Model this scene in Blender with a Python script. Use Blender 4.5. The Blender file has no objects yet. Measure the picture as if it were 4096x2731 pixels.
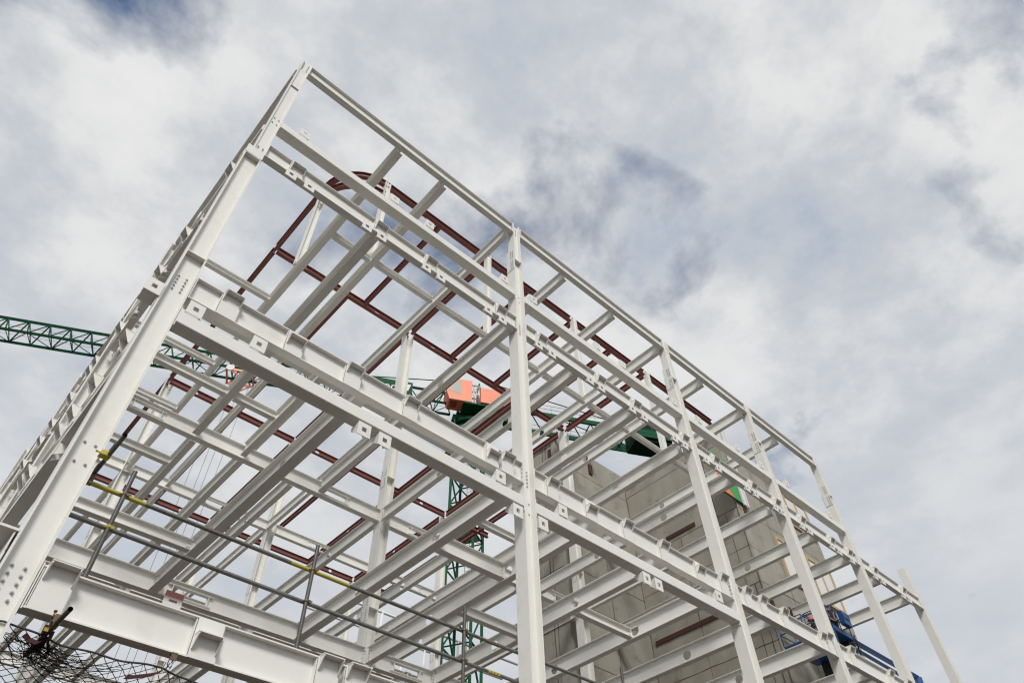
import bpy, bmesh, math, random
from mathutils import Vector, Matrix
random.seed(7)
S = bpy.context.scene
COL = S.collection

# ------------------------------------------------------------------ camera
AZ, PITCH, ROLL = 0.76568878, 0.85120634, -0.03326652
fw = Vector((math.sin(AZ)*math.cos(PITCH), math.cos(AZ)*math.cos(PITCH), math.sin(PITCH)))
rt = Vector((math.cos(AZ), -math.sin(AZ), 0)); up = rt.cross(fw)
r2 = rt*math.cos(ROLL)+up*math.sin(ROLL); u2 = -rt*math.sin(ROLL)+up*math.cos(ROLL)
cd = bpy.data.cameras.new('camera'); cam = bpy.data.objects.new('camera', cd); COL.objects.link(cam)
cam.matrix_world = Matrix(((r2.x, u2.x, -fw.x, 0), (r2.y, u2.y, -fw.y, 0), (r2.z, u2.z, -fw.z, 0), (0, 0, 0, 1)))
cd.sensor_width = 36; cd.lens = 2767.87/4096*36; cd.clip_start = 0.05; cd.clip_end = 3000
S.camera = cam

# ------------------------------------------------------------------ light
SUN_EL, SUN_AZ = math.radians(45), math.radians(215)       # azimuth clockwise from +Y
S.view_settings.view_transform = 'Standard'; S.view_settings.look = 'None'
S.view_settings.exposure = 1.15; S.view_settings.gamma = 1
S.cycles.filter_width = 1.2; S.cycles.use_denoising = True; S.cycles.denoiser = 'OPENIMAGEDENOISE'; S.cycles.denoising_input_passes = 'RGB_ALBEDO_NORMAL'; S.cycles.denoising_prefilter = 'FAST'; S.cycles.denoising_quality = 'BALANCED'
sl = bpy.data.lights.new('sun', 'SUN'); sl.energy = 1.3; sl.angle = math.radians(16); sl.color = (1, 0.97, 0.92)
so = bpy.data.objects.new('sun', sl); COL.objects.link(so)
sd = Vector((math.sin(SUN_AZ)*math.cos(SUN_EL), math.cos(SUN_AZ)*math.cos(SUN_EL), math.sin(SUN_EL)))
so.rotation_euler = sd.to_track_quat('Z', 'Y').to_euler(); so.location = sd*200

w = bpy.data.worlds.new('World'); S.world = w; w.use_nodes = True
nt = w.node_tree; nt.nodes.clear()
def N(t, **k):
    n = nt.nodes.new(t)
    for a, v in k.items(): setattr(n, a, v)
    return n
L = lambda a, b: nt.links.new(a, b)
out = N('ShaderNodeOutputWorld'); bg = N('ShaderNodeBackground'); bg.inputs[1].default_value = 0.055
sky = N('ShaderNodeTexSky', sky_type='NISHITA', sun_disc=False, sun_elevation=SUN_EL, sun_rotation=SUN_AZ)
tc = N('ShaderNodeTexCoord'); sep = N('ShaderNodeSeparateXYZ'); L(tc.outputs['Generated'], sep.inputs[0])
mz = N('ShaderNodeMath', operation='ADD'); mz.inputs[1].default_value = 0.12; L(sep.outputs[2], mz.inputs[0])
mz2 = N('ShaderNodeMath', operation='MAXIMUM'); mz2.inputs[1].default_value = 0.08; L(mz.outputs[0], mz2.inputs[0])
dx = N('ShaderNodeMath', operation='DIVIDE'); L(sep.outputs[0], dx.inputs[0]); L(mz2.outputs[0], dx.inputs[1])
dy = N('ShaderNodeMath', operation='DIVIDE'); L(sep.outputs[1], dy.inputs[0]); L(mz2.outputs[0], dy.inputs[1])
cb = N('ShaderNodeCombineXYZ'); L(dx.outputs[0], cb.inputs[0]); L(dy.outputs[0], cb.inputs[1]); cb.inputs[2].default_value = 3.7
n1 = N('ShaderNodeTexNoise'); n1.inputs['Scale'].default_value = 3.4; n1.inputs['Detail'].default_value = 9; n1.inputs['Roughness'].default_value = 0.56
n1.inputs['Distortion'].default_value = 0.25
L(cb.outputs[0], n1.inputs['Vector'])
n2 = N('ShaderNodeTexNoise'); n2.inputs['Scale'].default_value = 3.0; n2.inputs['Detail'].default_value = 10; n2.inputs['Roughness'].default_value = 0.6
mp = N('ShaderNodeMapping'); mp.inputs['Location'].default_value = (5.3, 1.7, 0); L(cb.outputs[0], mp.inputs['Vector']); L(mp.outputs[0], n2.inputs['Vector'])
cr = N('ShaderNodeValToRGB'); e = cr.color_ramp.elements      # cloud cover: 0 = clear sky shows, 1 = thick cloud
e[0].position = 0.29; e[0].color = (0, 0, 0, 1); e[1].position = 0.47; e[1].color = (1, 1, 1, 1)
el = N('ShaderNodeMapRange'); el.inputs[1].default_value = 0.80; el.inputs[2].default_value = 0.45; el.inputs[3].default_value = 0.0; el.inputs[4].default_value = 0.16
L(sep.outputs[2], el.inputs[0]); ad = N('ShaderNodeMath', operation='ADD'); L(n1.outputs['Fac'], ad.inputs[0]); L(el.outputs[0], ad.inputs[1])
L(ad.outputs[0], cr.inputs[0])
cc = N('ShaderNodeValToRGB'); e = cc.color_ramp.elements      # cloud tone
e[0].position = 0.26; e[0].color = (2.9, 3.45, 4.4, 1); e[1].position = 0.72; e[1].color = (6.9, 6.9, 6.85, 1); ek = cc.color_ramp.elements.new(0.38); ek.color = (4.0, 4.4, 5.0, 1); ek = cc.color_ramp.elements.new(0.58); ek.color = (6.25, 6.3, 6.3, 1); em = cc.color_ramp.elements.new(0.47); em.color = (4.8, 5.02, 5.3, 1)
L(n2.outputs['Fac'], cc.inputs[0])
mix = N('ShaderNodeMix', data_type='RGBA'); L(cr.outputs[0], mix.inputs['Factor']); L(sky.outputs[0], mix.inputs[6])
lo = N('ShaderNodeMapRange'); lo.inputs[1].default_value = 0.75; lo.inputs[2].default_value = 0.40; lo.inputs[3].default_value = 0.0; lo.inputs[4].default_value = 0.75; L(sep.outputs[2], lo.inputs[0])
ml = N('ShaderNodeMix', data_type='RGBA'); L(lo.outputs[0], ml.inputs['Factor']); L(cc.outputs[0], ml.inputs[6]); ml.inputs[7].default_value = (5.0, 5.25, 5.6, 1); L(ml.outputs[2], mix.inputs[7])
hz = N('ShaderNodeMath', operation='GREATER_THAN'); hz.inputs[1].default_value = -0.01; L(sep.outputs[2], hz.inputs[0])
blk = N('ShaderNodeMix', data_type='RGBA'); blk.inputs[6].default_value = (0.6, 0.5, 0.4, 1); L(hz.outputs[0], blk.inputs['Factor']); L(mix.outputs[2], blk.inputs[7])
L(blk.outputs[2], bg.inputs[0]); L(bg.outputs[0], out.inputs[0])

# ------------------------------------------------------------------ materials
def mat(name, col, rough=0.5, metal=0.0, var=0.06, scale=6.0, bump=0.0, dirt=None, dirt_amt=0.0):
    m = bpy.data.materials.new(name); m.use_nodes = True; t = m.node_tree; b = t.nodes['Principled BSDF']
    b.inputs['Roughness'].default_value = rough; b.inputs['Metallic'].default_value = metal
    g = t.nodes.new('ShaderNodeNewGeometry'); nz = t.nodes.new('ShaderNodeTexNoise')
    nz.inputs['Scale'].default_value = scale; nz.inputs['Detail'].default_value = 6
    t.links.new(g.outputs['Position'], nz.inputs['Vector'])
    mx = t.nodes.new('ShaderNodeMix'); mx.data_type = 'RGBA'
    mx.inputs[6].default_value = tuple(c*(1-var) for c in col)+(1,); mx.inputs[7].default_value = tuple(min(1, c*(1+var)) for c in col)+(1,)
    t.links.new(nz.outputs['Fac'], mx.inputs['Factor']); last = mx.outputs[2]
    if dirt:
        n2 = t.nodes.new('ShaderNodeTexNoise'); n2.inputs['Scale'].default_value = 1.3; n2.inputs['Detail'].default_value = 4; n2.inputs['Roughness'].default_value = 0.6
        t.links.new(g.outputs['Position'], n2.inputs['Vector'])
        r = t.nodes.new('ShaderNodeValToRGB'); r.color_ramp.elements[0].position = 0.56; r.color_ramp.elements[0].color = (0, 0, 0, 1)
        r.color_ramp.elements[1].position = 0.78; r.color_ramp.elements[1].color = (dirt_amt,)*3+(1,)
        t.links.new(n2.outputs['Fac'], r.inputs[0])
        m2 = t.nodes.new('ShaderNodeMix'); m2.data_type = 'RGBA'; m2.inputs[7].default_value = dirt+(1,)
        t.links.new(r.outputs[0], m2.inputs['Factor']); t.links.new(last, m2.inputs[6]); last = m2.outputs[2]
    t.links.new(last, b.inputs['Base Color'])
    if bump:
        bp = t.nodes.new('ShaderNodeBump'); bp.inputs['Strength'].default_value = bump; bp.inputs['Distance'].default_value = 0.02
        nb = t.nodes.new('ShaderNodeTexNoise'); nb.inputs['Scale'].default_value = scale*6; nb.inputs['Detail'].default_value = 4
        t.links.new(g.outputs['Position'], nb.inputs['Vector']); t.links.new(nb.outputs['Fac'], bp.inputs['Height']); t.links.new(bp.outputs[0], b.inputs['Normal'])
    return m
WHITE = mat('white_paint', (0.77, 0.76, 0.715), 0.42, 0, 0.025, 3, 0.03, (0.50, 0.45, 0.38), 0.30)
RED = mat('red_oxide_primer', (0.20, 0.060, 0.048), 0.6, 0, 0.12, 4, 0.03)
ZINC = mat('zinc_bolt', (0.52, 0.54, 0.54), 0.4, 0.6, 0.15, 40)
GALV = mat('galvanised_tube', (0.20, 0.195, 0.18), 0.42, 0.65, 0.3, 9, 0.05, (0.16, 0.09, 0.05), 0.5)
DARKTUBE = mat('dark_tube', (0.10, 0.095, 0.085), 0.5, 0.5, 0.3, 9, 0.05, (0.14, 0.07, 0.04), 0.5)
YEL = mat('yellow_paint', (0.42, 0.36, 0.045), 0.55, 0, 0.25, 8, 0.05, (0.18, 0.16, 0.12), 0.7)
CLAMP = mat('coupler_steel', (0.17, 0.12, 0.075), 0.55, 0.5, 0.35, 30, 0.1)
GREEN = mat('crane_green', (0.005, 0.078, 0.033), 0.7, 0, 0.15, 2)
CORAL = mat('crane_orange', (0.86, 0.25, 0.13), 0.5, 0, 0.08, 2)
BALLAST = mat('ballast_dark_green', (0.004, 0.03, 0.014), 0.8, 0, 0.2, 2)
BLACK = mat('black_rubber', (0.012, 0.012, 0.013), 0.6, 0, 0.2, 10)
ROPE = mat('net_cord', (0.018, 0.013, 0.012), 0.9, 0, 0.3, 30)
EDGE = mat('border_rope', (0.055, 0.05, 0.045), 0.9, 0, 0.5, 60)
STRAP = mat('red_webbing', (0.045, 0.008, 0.008), 0.8, 0, 0.3, 20)
BLUE = mat('lift_blue', (0.01, 0.075, 0.23), 0.45, 0, 0.15, 4)
GLASS = mat('cab_glass', (0.30, 0.28, 0.23), 0.35, 0.0, 0.2, 3)
TIMBER = mat('raw_timber', (0.50, 0.36, 0.19), 0.7, 0, 0.2, 12, 0.1)
BOARD = mat('white_board', (0.70, 0.70, 0.68), 0.6, 0, 0.05, 3)
SIGNG = mat('sign_green', (0.03, 0.30, 0.065), 0.5, 0, 0.04, 3)
SIGNO = mat('sign_orange', (0.72, 0.19, 0.045), 0.5, 0, 0.04, 3)
RUST = mat('rusty_plate', (0.065, 0.022, 0.015), 0.85, 0, 0.4, 10, 0.2)
for m_ in (GREEN, BALLAST): m_.node_tree.nodes['Principled BSDF'].inputs['Specular IOR Level'].default_value = 0.2
SKIN = mat('skin', (0.36, 0.19, 0.13), 0.6, 0, 0.1, 20)
CLOTH = mat('dark_workwear', (0.015, 0.018, 0.024), 0.85, 0, 0.3, 20)
HIVIS = mat('orange_helmet', (0.55, 0.09, 0.03), 0.5, 0, 0.1, 20)
HAIR = mat('dark_hair', (0.02, 0.012, 0.008), 0.8, 0, 0.3, 40)
CABLE = mat('steel_cable', (0.05, 0.05, 0.05), 0.5, 0.6, 0.2, 10)
GROUND = mat('bare_site_ground', (0.052, 0.038, 0.028), 0.95, 0, 0.25, 0.4, 0.4)

def concrete():
    m = mat('precast_concrete', (0.31, 0.295, 0.25), 0.85, 0, 0.24, 0.8, 0.15, (0.15, 0.13, 0.10), 0.8)
    t = m.node_tree; b = t.nodes['Principled BSDF']; src = b.inputs['Base Color'].links[0].from_socket
    g = t.nodes.new('ShaderNodeNewGeometry'); s = t.nodes.new('ShaderNodeSeparateXYZ'); t.links.new(g.outputs['Position'], s.inputs[0])
    # streaks running down the panels: noise stretched along the height
    mp = t.nodes.new('ShaderNodeMapping'); mp.inputs['Scale'].default_value = (0.9, 0.9, 0.10); t.links.new(g.outputs['Position'], mp.inputs['Vector'])
    st = t.nodes.new('ShaderNodeTexNoise'); st.inputs['Scale'].default_value = 1.5; st.inputs['Detail'].default_value = 6; t.links.new(mp.outputs[0], st.inputs['Vector'])
    rr = t.nodes.new('ShaderNodeValToRGB'); rr.color_ramp.elements[0].position = 0.3; rr.color_ramp.elements[0].color = (0.90, 0.89, 0.86, 1)
    rr.color_ramp.elements[1].position = 0.6; rr.color_ramp.elements[1].color = (1.03, 1.03, 1.02, 1); t.links.new(st.outputs['Fac'], rr.inputs[0])
    mu = t.nodes.new('ShaderNodeMix'); mu.data_type = 'RGBA'; mu.blend_type = 'MULTIPLY'; mu.inputs['Factor'].default_value = 1
    t.links.new(src, mu.inputs[6]); t.links.new(rr.outputs[0], mu.inputs[7]); t.links.new(mu.outputs[2], b.inputs['Base Color'])
    return m
CONC = concrete()
GROUT = mat('mortar_joint', (0.12, 0.102, 0.075), 0.95, 0, 0.4, 5, 0.3)

# ------------------------------------------------------------------ mesh builder
class MB:
    def __init__(s): s.v = []; s.f = []; s.m = []; s.sm = []
    def add(s, vs, fs, mi=0, smooth=False):
        o = len(s.v); s.v += [tuple(p) for p in vs]
        for f in fs: s.f.append([i+o for i in f]); s.m.append(mi); s.sm.append(smooth)
    def hexa(s, p, mi=0):            # eight points: bottom ring 0-3, top ring 4-7
        s.add(p, [(3, 2, 1, 0), (4, 5, 6, 7), (0, 1, 5, 4), (1, 2, 6, 5), (2, 3, 7, 6), (3, 0, 4, 7)], mi)
    def box(s, a, b, mi=0, P=None):
        (x0, y0, z0), (x1, y1, z1) = a, b
        p = [(x0, y0, z0), (x1, y0, z0), (x1, y1, z0), (x0, y1, z0), (x0, y0, z1), (x1, y0, z1), (x1, y1, z1), (x0, y1, z1)]
        s.hexa([P(*q) for q in p] if P else p, mi)
    def prism(s, prof, a, b, P, mi=0, smooth=False):  # prof = [(v, w)], swept along u from a to b
        n = len(prof); vs = [P(a, v, q) for v, q in prof]+[P(b, v, q) for v, q in prof]
        s.add(vs, [tuple(range(n))[::-1], tuple(range(n, 2*n))], mi)
        o = len(s.v)-2*n
        for i in range(n):
            j = (i+1) % n; s.f.append([o+i, o+j, o+n+j, o+n+i]); s.m.append(mi); s.sm.append(smooth)
    def tube(s, pts, r, n=8, mi=0, caps=True, smooth=True, hollow=False):
        pts = [Vector(p) for p in pts]; rings = []
        for i, p in enumerate(pts):
            d = (pts[min(i+1, len(pts)-1)]-pts[max(i-1, 0)]).normalized()
            a = d.cross(Vector((0.13, 0.27, 0.95)) if abs(d.z) < 0.95 else Vector((1, 0.1, 0))).normalized(); b = d.cross(a)
            rings.append([p+a*(r*math.cos(2*math.pi*k/n))+b*(r*math.sin(2*math.pi*k/n)) for k in range(n)])
        o = len(s.v)
        for q in rings: s.v += [tuple(x) for x in q]
        for i in range(len(pts)-1):
            for k in range(n):
                s.f.append([o+i*n+k, o+i*n+(k+1) % n, o+(i+1)*n+(k+1) % n, o+(i+1)*n+k]); s.m.append(mi); s.sm.append(smooth)
        if caps and not hollow:
            s.f.append([o+k for k in range(n)][::-1]); s.m.append(mi); s.sm.append(False)
            e = o+(len(pts)-1)*n; s.f.append([e+k for k in range(n)]); s.m.append(mi); s.sm.append(False)
        if hollow: s.tube(list(reversed(pts)), r*0.86, n, 0 if mi == 0 else mi, False, smooth)
    def bolt(s, p, d, r=0.021, h=0.024, mi=1):
        p = Vector(p); d = Vector(d); s.tube([p-d*0.004, p+d*0.007], r*1.45, 10, mi); s.tube([p+d*0.006, p+d*h], r, 6, mi, True, False)
        s.tube([p+d*(h-0.002), p+d*(h+0.014)], r*0.52, 6, mi, True, False)
    def build(s, name, mats, parent=None, fix=True):
        me = bpy.data.meshes.new(name); me.from_pydata(s.v, [], s.f)
        for m in (mats if isinstance(mats, (list, tuple)) else [mats]): me.materials.append(m)
        me.polygons.foreach_set('material_index', s.m); me.polygons.foreach_set('use_smooth', s.sm)
        if fix:
            bm = bmesh.new(); bm.from_mesh(me); bmesh.ops.recalc_face_normals(bm, faces=bm.faces); bm.to_mesh(me); bm.free()
        o = bpy.data.objects.new(name, me); COL.objects.link(o)
        if parent: o.parent = parent; o.matrix_parent_inverse = parent.matrix_world.inverted()
        return o
def tag(o, label=None, cat=None, group=None, kind=None):
    if label: o['label'] = label
    if cat: o['category'] = cat
    if group: o['group'] = group
    if kind: o['kind'] = kind
    return o
def thing(name, loc, label, cat, group=None):
    o = bpy.data.objects.new(name, None); COL.objects.link(o); o.matrix_world = Matrix.Translation(loc); o.empty_display_size = 0.3
    return tag(o, label, cat, group)

PX = lambda yc: (lambda u, v, q: (u, yc+v, q))          # member running along X
PY = lambda xc: (lambda u, v, q: (xc+v, u, q))          # member running along Y
PZ = lambda xc, yc: (lambda u, v, q: (xc+v, yc+q, u))   # member standing up
def web(mb, P, u0, u1, w0, w1, t, holes=(), rects=(), mi=0):
    feats = sorted([(u-r*1.25, u+r*1.25, ('c', u, q, r)) for u, q, r in holes if u0+r*1.3 < u < u1-r*1.3] + [(a, b, ('r', a, b, c, d)) for a, b, c, d in rects if u0 < a and b < u1], key=lambda k: k[0])
    def pan(a, b, c, d): mb.box((a, -t/2, c), (b, t/2, d), mi, P)
    cur = u0
    for a, b, ft in feats:
        if a < cur: continue
        pan(cur, a, w0, w1); cur = b
        if ft[0] == 'r':
            pan(a, b, w0, ft[3]); pan(a, b, ft[4], w1)
        else:
            _, uc, wc, r = ft
            ang = [2*math.pi*k/28 for k in range(28)]+[math.atan2(y-wc, x-uc) % (2*math.pi) for x in (a, b) for y in (w0, w1)]
            ang = sorted(set(round(x, 5) for x in ang)); n = len(ang); O = []; I = []
            for x in ang:
                c, s_ = math.cos(x), math.sin(x)
                k = min(((b-uc)/c if c > 1e-9 else (a-uc)/c if c < -1e-9 else 1e9), ((w1-wc)/s_ if s_ > 1e-9 else (w0-wc)/s_ if s_ < -1e-9 else 1e9))
                O.append((uc+c*k, wc+s_*k)); I.append((uc+c*r, wc+s_*r))
            vs = [P(x, -t/2, y) for x, y in O]+[P(x, -t/2, y) for x, y in I]+[P(x, t/2, y) for x, y in O]+[P(x, t/2, y) for x, y in I]
            fs = []
            for i in range(n):
                j = (i+1) % n
                fs += [(i, j, n+j, n+i), (2*n+j, 2*n+i, 3*n+i, 3*n+j), (n+i, n+j, 3*n+j, 3*n+i)]
            mb.add(vs, fs, mi)
    pan(cur, u1, w0, w1)
def ibeam(mb, P, u0, u1, zb, h, b, tf=0.022, tw=0.014, holes=(), rects=(), mi=0):
    mb.box((u0, -b/2, zb), (u1, b/2, zb+tf), mi, P); mb.box((u0, -b/2, zb+h-tf), (u1, b/2, zb+h), mi, P)
    web(mb, P, u0, u1, zb+tf, zb+h-tf, tw, holes, rects, mi)
    for a, c, d, e in rects:        # flat bars stiffening a rectangular opening, standing proud of both faces
        if not (u0 < a and c < u1): continue
        for s in (-1, 1):
            y0, y1 = sorted((s*tw/2, s*(b*0.32)))
            mb.box((a-0.16, y0, d-0.02), (c+0.16, y1, d-0.004), mi, P); mb.box((a-0.16, y0, e+0.004), (c+0.16, y1, e+0.02), mi, P)
            for x in (a-0.03, c+0.012):
                mb.box((x, y0, d), (x+0.018, y1*0.9, e), mi, P)
def rhs(mb, P, u0, u1, zb, h, b, r=0.028, mi=0):
    pr = []
    for cx_, cz_, a0 in ((b/2-r, zb+h-r, 0), (-b/2+r, zb+h-r, 90), (-b/2+r, zb+r, 180), (b/2-r, zb+r, 270)):
        for k in range(5):
            a = math.radians(a0+k*22.5); pr.append((cx_+r*math.cos(a), cz_+r*math.sin(a)))
    mb.prism(pr, u0, u1, P, mi, False)

# ------------------------------------------------------------------ ground (setting)
g = MB(); n = 40
for i in range(n+1):
    for j in range(n+1): g.v.append((-1500+3000*i/n, -1500+3000*j/n, -1.65))
for i in range(n):
    for j in range(n): g.f.append([i*(n+1)+j, (i+1)*(n+1)+j, (i+1)*(n+1)+j+1, i*(n+1)+j+1]); g.m.append(0); g.sm.append(False)
tag(g.build('ground', GROUND, None, False), kind='structure')

# ------------------------------------------------------------------ white steel frame
frame = thing('steel_frame_building', (12, 20, -1.65), 'unfinished white painted steel building frame of bolted columns and beams, open to the sky', 'building')
Y0 = 10.0; YW = 10.105
def front(u, n, q): return (u, Y0-n, q)                # n = distance out from the facade line
XL = 0.70
def side(u, n, q): return (XL-n, u, q)
def shelf(parent, P, u, z, zb, wd=0.39, pr=0.15, gh=0.2, face_top=None):
    mb = MB(); t = 0.016
    mb.box((u, -0.09, z-t), (u+wd, pr, z), 0, P)
    for a in (u+0.006, u+wd-t-0.006):
        q = [(0.004, z-t), (pr-0.006, z-t), (pr-0.006, z-t-0.03), (0.03, z-t-gh), (0.004, z-t-gh)]
        vs = [P(a, x, y) for x, y in q]+[P(a+t, x, y) for x, y in q]; k = len(q)
        mb.add(vs, [tuple(range(k))[::-1], tuple(range(k, 2*k))]+[(i, (i+1) % k, k+(i+1) % k, k+i) for i in range(k)])
    ft = face_top or z-t
    mb.box((u-0.008, -0.012, zb+0.004), (u+wd+0.008, 0.004, ft), 0, P)
    for a in (u-0.03, u+wd+0.01):
        mb.box((a, -0.10, zb+0.024), (a+0.014, -0.013, ft-0.01), 0, P)
    return mb.build('shelf_bracket', WHITE, parent)
def hanger(parent, P, u, z0, z1, wd=0.305, back=0.26, hole=0.105, up=False):
    mb = MB(); t = 0.014; uc = u+wd/2; zc = (z0+z1)/2; h = hole/2
    for a, b, c, d in ((u, u+wd, z0, zc-h), (u, u+wd, zc+h, z1), (u, uc-h, zc-h, zc+h), (uc+h, u+wd, zc-h, zc+h)):
        mb.box((a, 0.006, c), (b, 0.006+t, d), 0, P)
    for a in (u+0.012, u+wd-0.026):
        q = [(0.006, z0+0.01), (0.006, z1-0.012), (-back, z0+0.13 if up else z1-0.02), (-back, z0+0.0 if up else z1-0.12)]
        vs = [P(a, x, y) for x, y in q]+[P(a+t, x, y) for x, y in q]
        mb.add(vs, [(3, 2, 1, 0), (4, 5, 6, 7), (0, 1, 5, 4), (1, 2, 6, 5), (2, 3, 7, 6), (3, 0, 4, 7)])
    return mb.build('hanging_bracket', WHITE, parent)
def endplate(parent, P, u, s, zb, zt, v0, v1, rows=5, cols=(0.045,)):
    """bolted plate at a beam's end; s = direction along u in which the bolt heads point"""
    mb = MB(); a, b = sorted((u, u+s*0.016)); mb.box((a, v0, zb), (b, v1, zt), 0, P)
    d = Vector(P(1, 0, 0))-Vector(P(0, 0, 0))
    for k in range(rows):
        z = zb+0.09+(zt-zb-0.18)*k/max(1, rows-1)
        for c in cols:
            for v in (v0+c, v1-c): mb.bolt(P(u+s*0.016, v, z), d*s, 0.017, 0.02)
    return mb.build('end_plate', [WHITE, ZINC], parent)

BAYS = [(1.05, 9.86), (10.26, 18.75), (19.15, 24.95), (25.35, 31.1), (31.5, 37.3)]
XC = [0.82, 10.06, 18.95, 25.15, 31.3, 37.5]
LV = {1: (4.41, 0.585), 2: (10.67, 0.635), 3: (16.62, 0.59), 4: (22.30, 0.55)}
I3H = [1.68, 2.22, 4.055, 4.545, 6.125, 6.655, 8.5, 9.085, 10.64, 11.24, 13.04, 13.6, 15.2, 15.84, 17.55, 18.15, 19.44, 20.2, 22.1, 22.7, 24.1, 24.6, 26.1, 26.7, 28.5, 29.1, 30.2, 32.3, 33, 35, 35.6]
R3H = [1.57, 4.70, 6.05, 9.21, 10.55, 13.76, 15.17, 18.2, 19.8, 22.4, 24.2, 26.2, 29.8]
R2T = [1.126, 2.454, 8.92, 11.06, 17.71, 19.9, 24.2]
R2B = [5.08, 5.6, 9.46, 10.3, 14.18, 14.68, 21.8, 22.3]
SH = {3: [(x, 17.265) for x in (1.742, 4.43, 6.215, 8.97, 10.76, 13.56, 15.42, 18.18, 20.1, 22.6, 24.3, 26.2, 28.6, 30.1, 32.4, 35.2)],
      2: [(1.62, 11.47), (3.11, 11.28), (4.555, 11.42), (6.13, 11.40), (8.63, 11.21), (9.13, 11.40), (10.72, 11.41), (12.17, 11.25), (13.68, 11.45), (15.29, 11.46), (16.97, 11.30), (18.2, 11.5),
          (19.5, 11.53), (20.37, 11.54), (21.63, 11.54), (23.97, 11.42), (24.45, 11.56), (26.0, 11.55), (28.9, 11.5), (30.3, 11.5), (32.4, 11.5), (35.2, 11.4)],
      1: [(1.11, 5.10), (3.21, 4.815), (5.19, 5.08), (5.71, 5.085), (10.9, 5.09), (13, 4.9), (16, 5.09)]}
def near(lst, a, b, w): return [x for x in lst if a <= x and x+w <= b+0.05]
for (a, b) in BAYS:
    for lv in (1, 2, 3, 4):
        if lv == 4 and a > 26: continue
        zb, h = LV[lv]
        mb = MB(); ibeam(mb, PX(YW), a+0.017, b-0.017, zb, h, 0.205)
        o = mb.build('perimeter_beam' if lv < 4 else 'parapet_beam', WHITE, frame)
        endplate(o, PX(YW), a, 1, zb-0.02, zb+h+0.02, -0.112, 0.112); endplate(o, PX(YW), b, -1, zb-0.02, zb+h+0.02, -0.112, 0.112)
        if lv in SH:
            for x, zr in [q for q in SH[lv] if a <= q[0] and q[0]+0.39 <= b+0.03]:
                z = zr*0.985
                shelf(o, front, x, z, zb, 0.385, 0.15, 0.23 if lv == 3 else 0.2, None if z > zb+h-0.09 else zb+h-0.004)
        if lv == 3:
            for x in near(I3H, a, b, 0.3): hanger(o, front, x, 16.40, 16.73, 0.305, 0.2)
    if a < 26:
        mb = MB(); rhs(mb, PX(10.16), a+0.017, b-0.017, 18.325, 0.305, 0.32); o = mb.build('tube_rail', WHITE, frame)
        endplate(o, PX(10.16), a, 1, 18.25, 18.70, -0.15, 0.15, 2); endplate(o, PX(10.16), b, -1, 18.25, 18.70, -0.15, 0.15, 2)
        for x in near(R3H, a, b, 0.3): hanger(o, front, x, 18.645, 18.99, 0.305, 0.24, 0.105, True)
    if a < 18:
        mb = MB(); rhs(mb, PX(10.16), a+0.017, b-0.017, 9.95, 0.32, 0.32); o = mb.build('tube_rail', WHITE, frame)
        endplate(o, PX(10.16), a, 1, 9.86, 10.38, -0.15, 0.15, 2); endplate(o, PX(10.16), b, -1, 9.86, 10.38, -0.15, 0.15, 2)
        for x in near(R2T, a, b, 0.3): hanger(o, front, x, 10.275, 10.62, 0.31, 0.24, 0.105, True)
        for x in near(R2B, a-0.1, b+0.1, 0.3): hanger(o, front, x, 9.55, 9.89, 0.315, 0.28, 0.11)

# side facade, running away along Y on the left
SB = [(10.40, 19.2), (19.65, 28.7), (29.1, 38.0)]
for k, (a, b) in enumerate(SB):
    for lv in (1, 2, 3, 4):
        zb, h = LV[lv]; P = PY(XL+0.105)
        mb = MB(); ibeam(mb, P, a, b, zb, h, 0.205); o = mb.build('perimeter_beam' if lv < 4 else 'parapet_beam', WHITE, frame)
        if lv < 4:
            ys = {0: {3: (11.0, 13.75, 15.5, 18.25), 2: (12.05, 13.9, 15.2, 15.85, 18.1, 18.6), 1: (11.4, 13.0)}[lv], 1: (20.2, 20.9, 22.6, 24.2, 25.6, 27.4), 2: (30, 32, 34, 36)}[k]
            for i, y in enumerate(ys):
                if lv == 1 and i > 2: continue
                shelf(o, side, y, zb+h-(0.03 if i % 3 else 0.16), zb, 0.385, 0.185, 0.3, zb+h-0.004)
        if lv == 3:
            for y in (a+0.75, a+2.3, a+4.6, a+6.6): hanger(o, side, y, 16.40, 16.73, 0.305, 0.2)
    for zb in (18.325, 9.95):
        mb = MB(); rhs(mb, PY(XL+0.16), a, b, zb, 0.31, 0.32); o = mb.build('tube_rail', WHITE, frame)
        for y in (a+1.2, a+4.0, a+6.4): hanger(o, side, y, zb+0.32, zb+0.67, 0.305, 0.24, 0.105, True)
        if zb < 12:
            for y in (a+0.1, a+4.3): hanger(o, side, y, zb-0.4, zb-0.06, 0.32, 0.28, 0.11)

def column(xc, yc, z0, z1, wd=0.39, dp=0.38, webv=0.0, tf=0.03, tw=0.02, name='column', parent=None, m=None):
    """H section; its flanges face +-X, its web lies across at yc+webv"""
    mb = MB(); P = PZ(xc, yc)
    mb.box((z0, -wd/2, -dp/2), (z1, -wd/2+tf, dp/2), 0, P); mb.box((z0, wd/2-tf, -dp/2), (z1, wd/2, dp/2), 0, P)
    mb.box((z0, -wd/2+tf, webv-tw/2), (z1, wd/2-tf, webv+tw/2), 0, P)
    return mb
def plate(parent, a, b, name='splice_plate', bolts=(), d=(0, -1, 0)):
    mb = MB(); mb.box(a, b)
    for p in bolts: mb.bolt(p, d, 0.018, 0.02)
    return mb.build(name, [WHITE, ZINC], parent)
def finish(mb): return mb.build('column', [WHITE, ZINC], frame)
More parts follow.
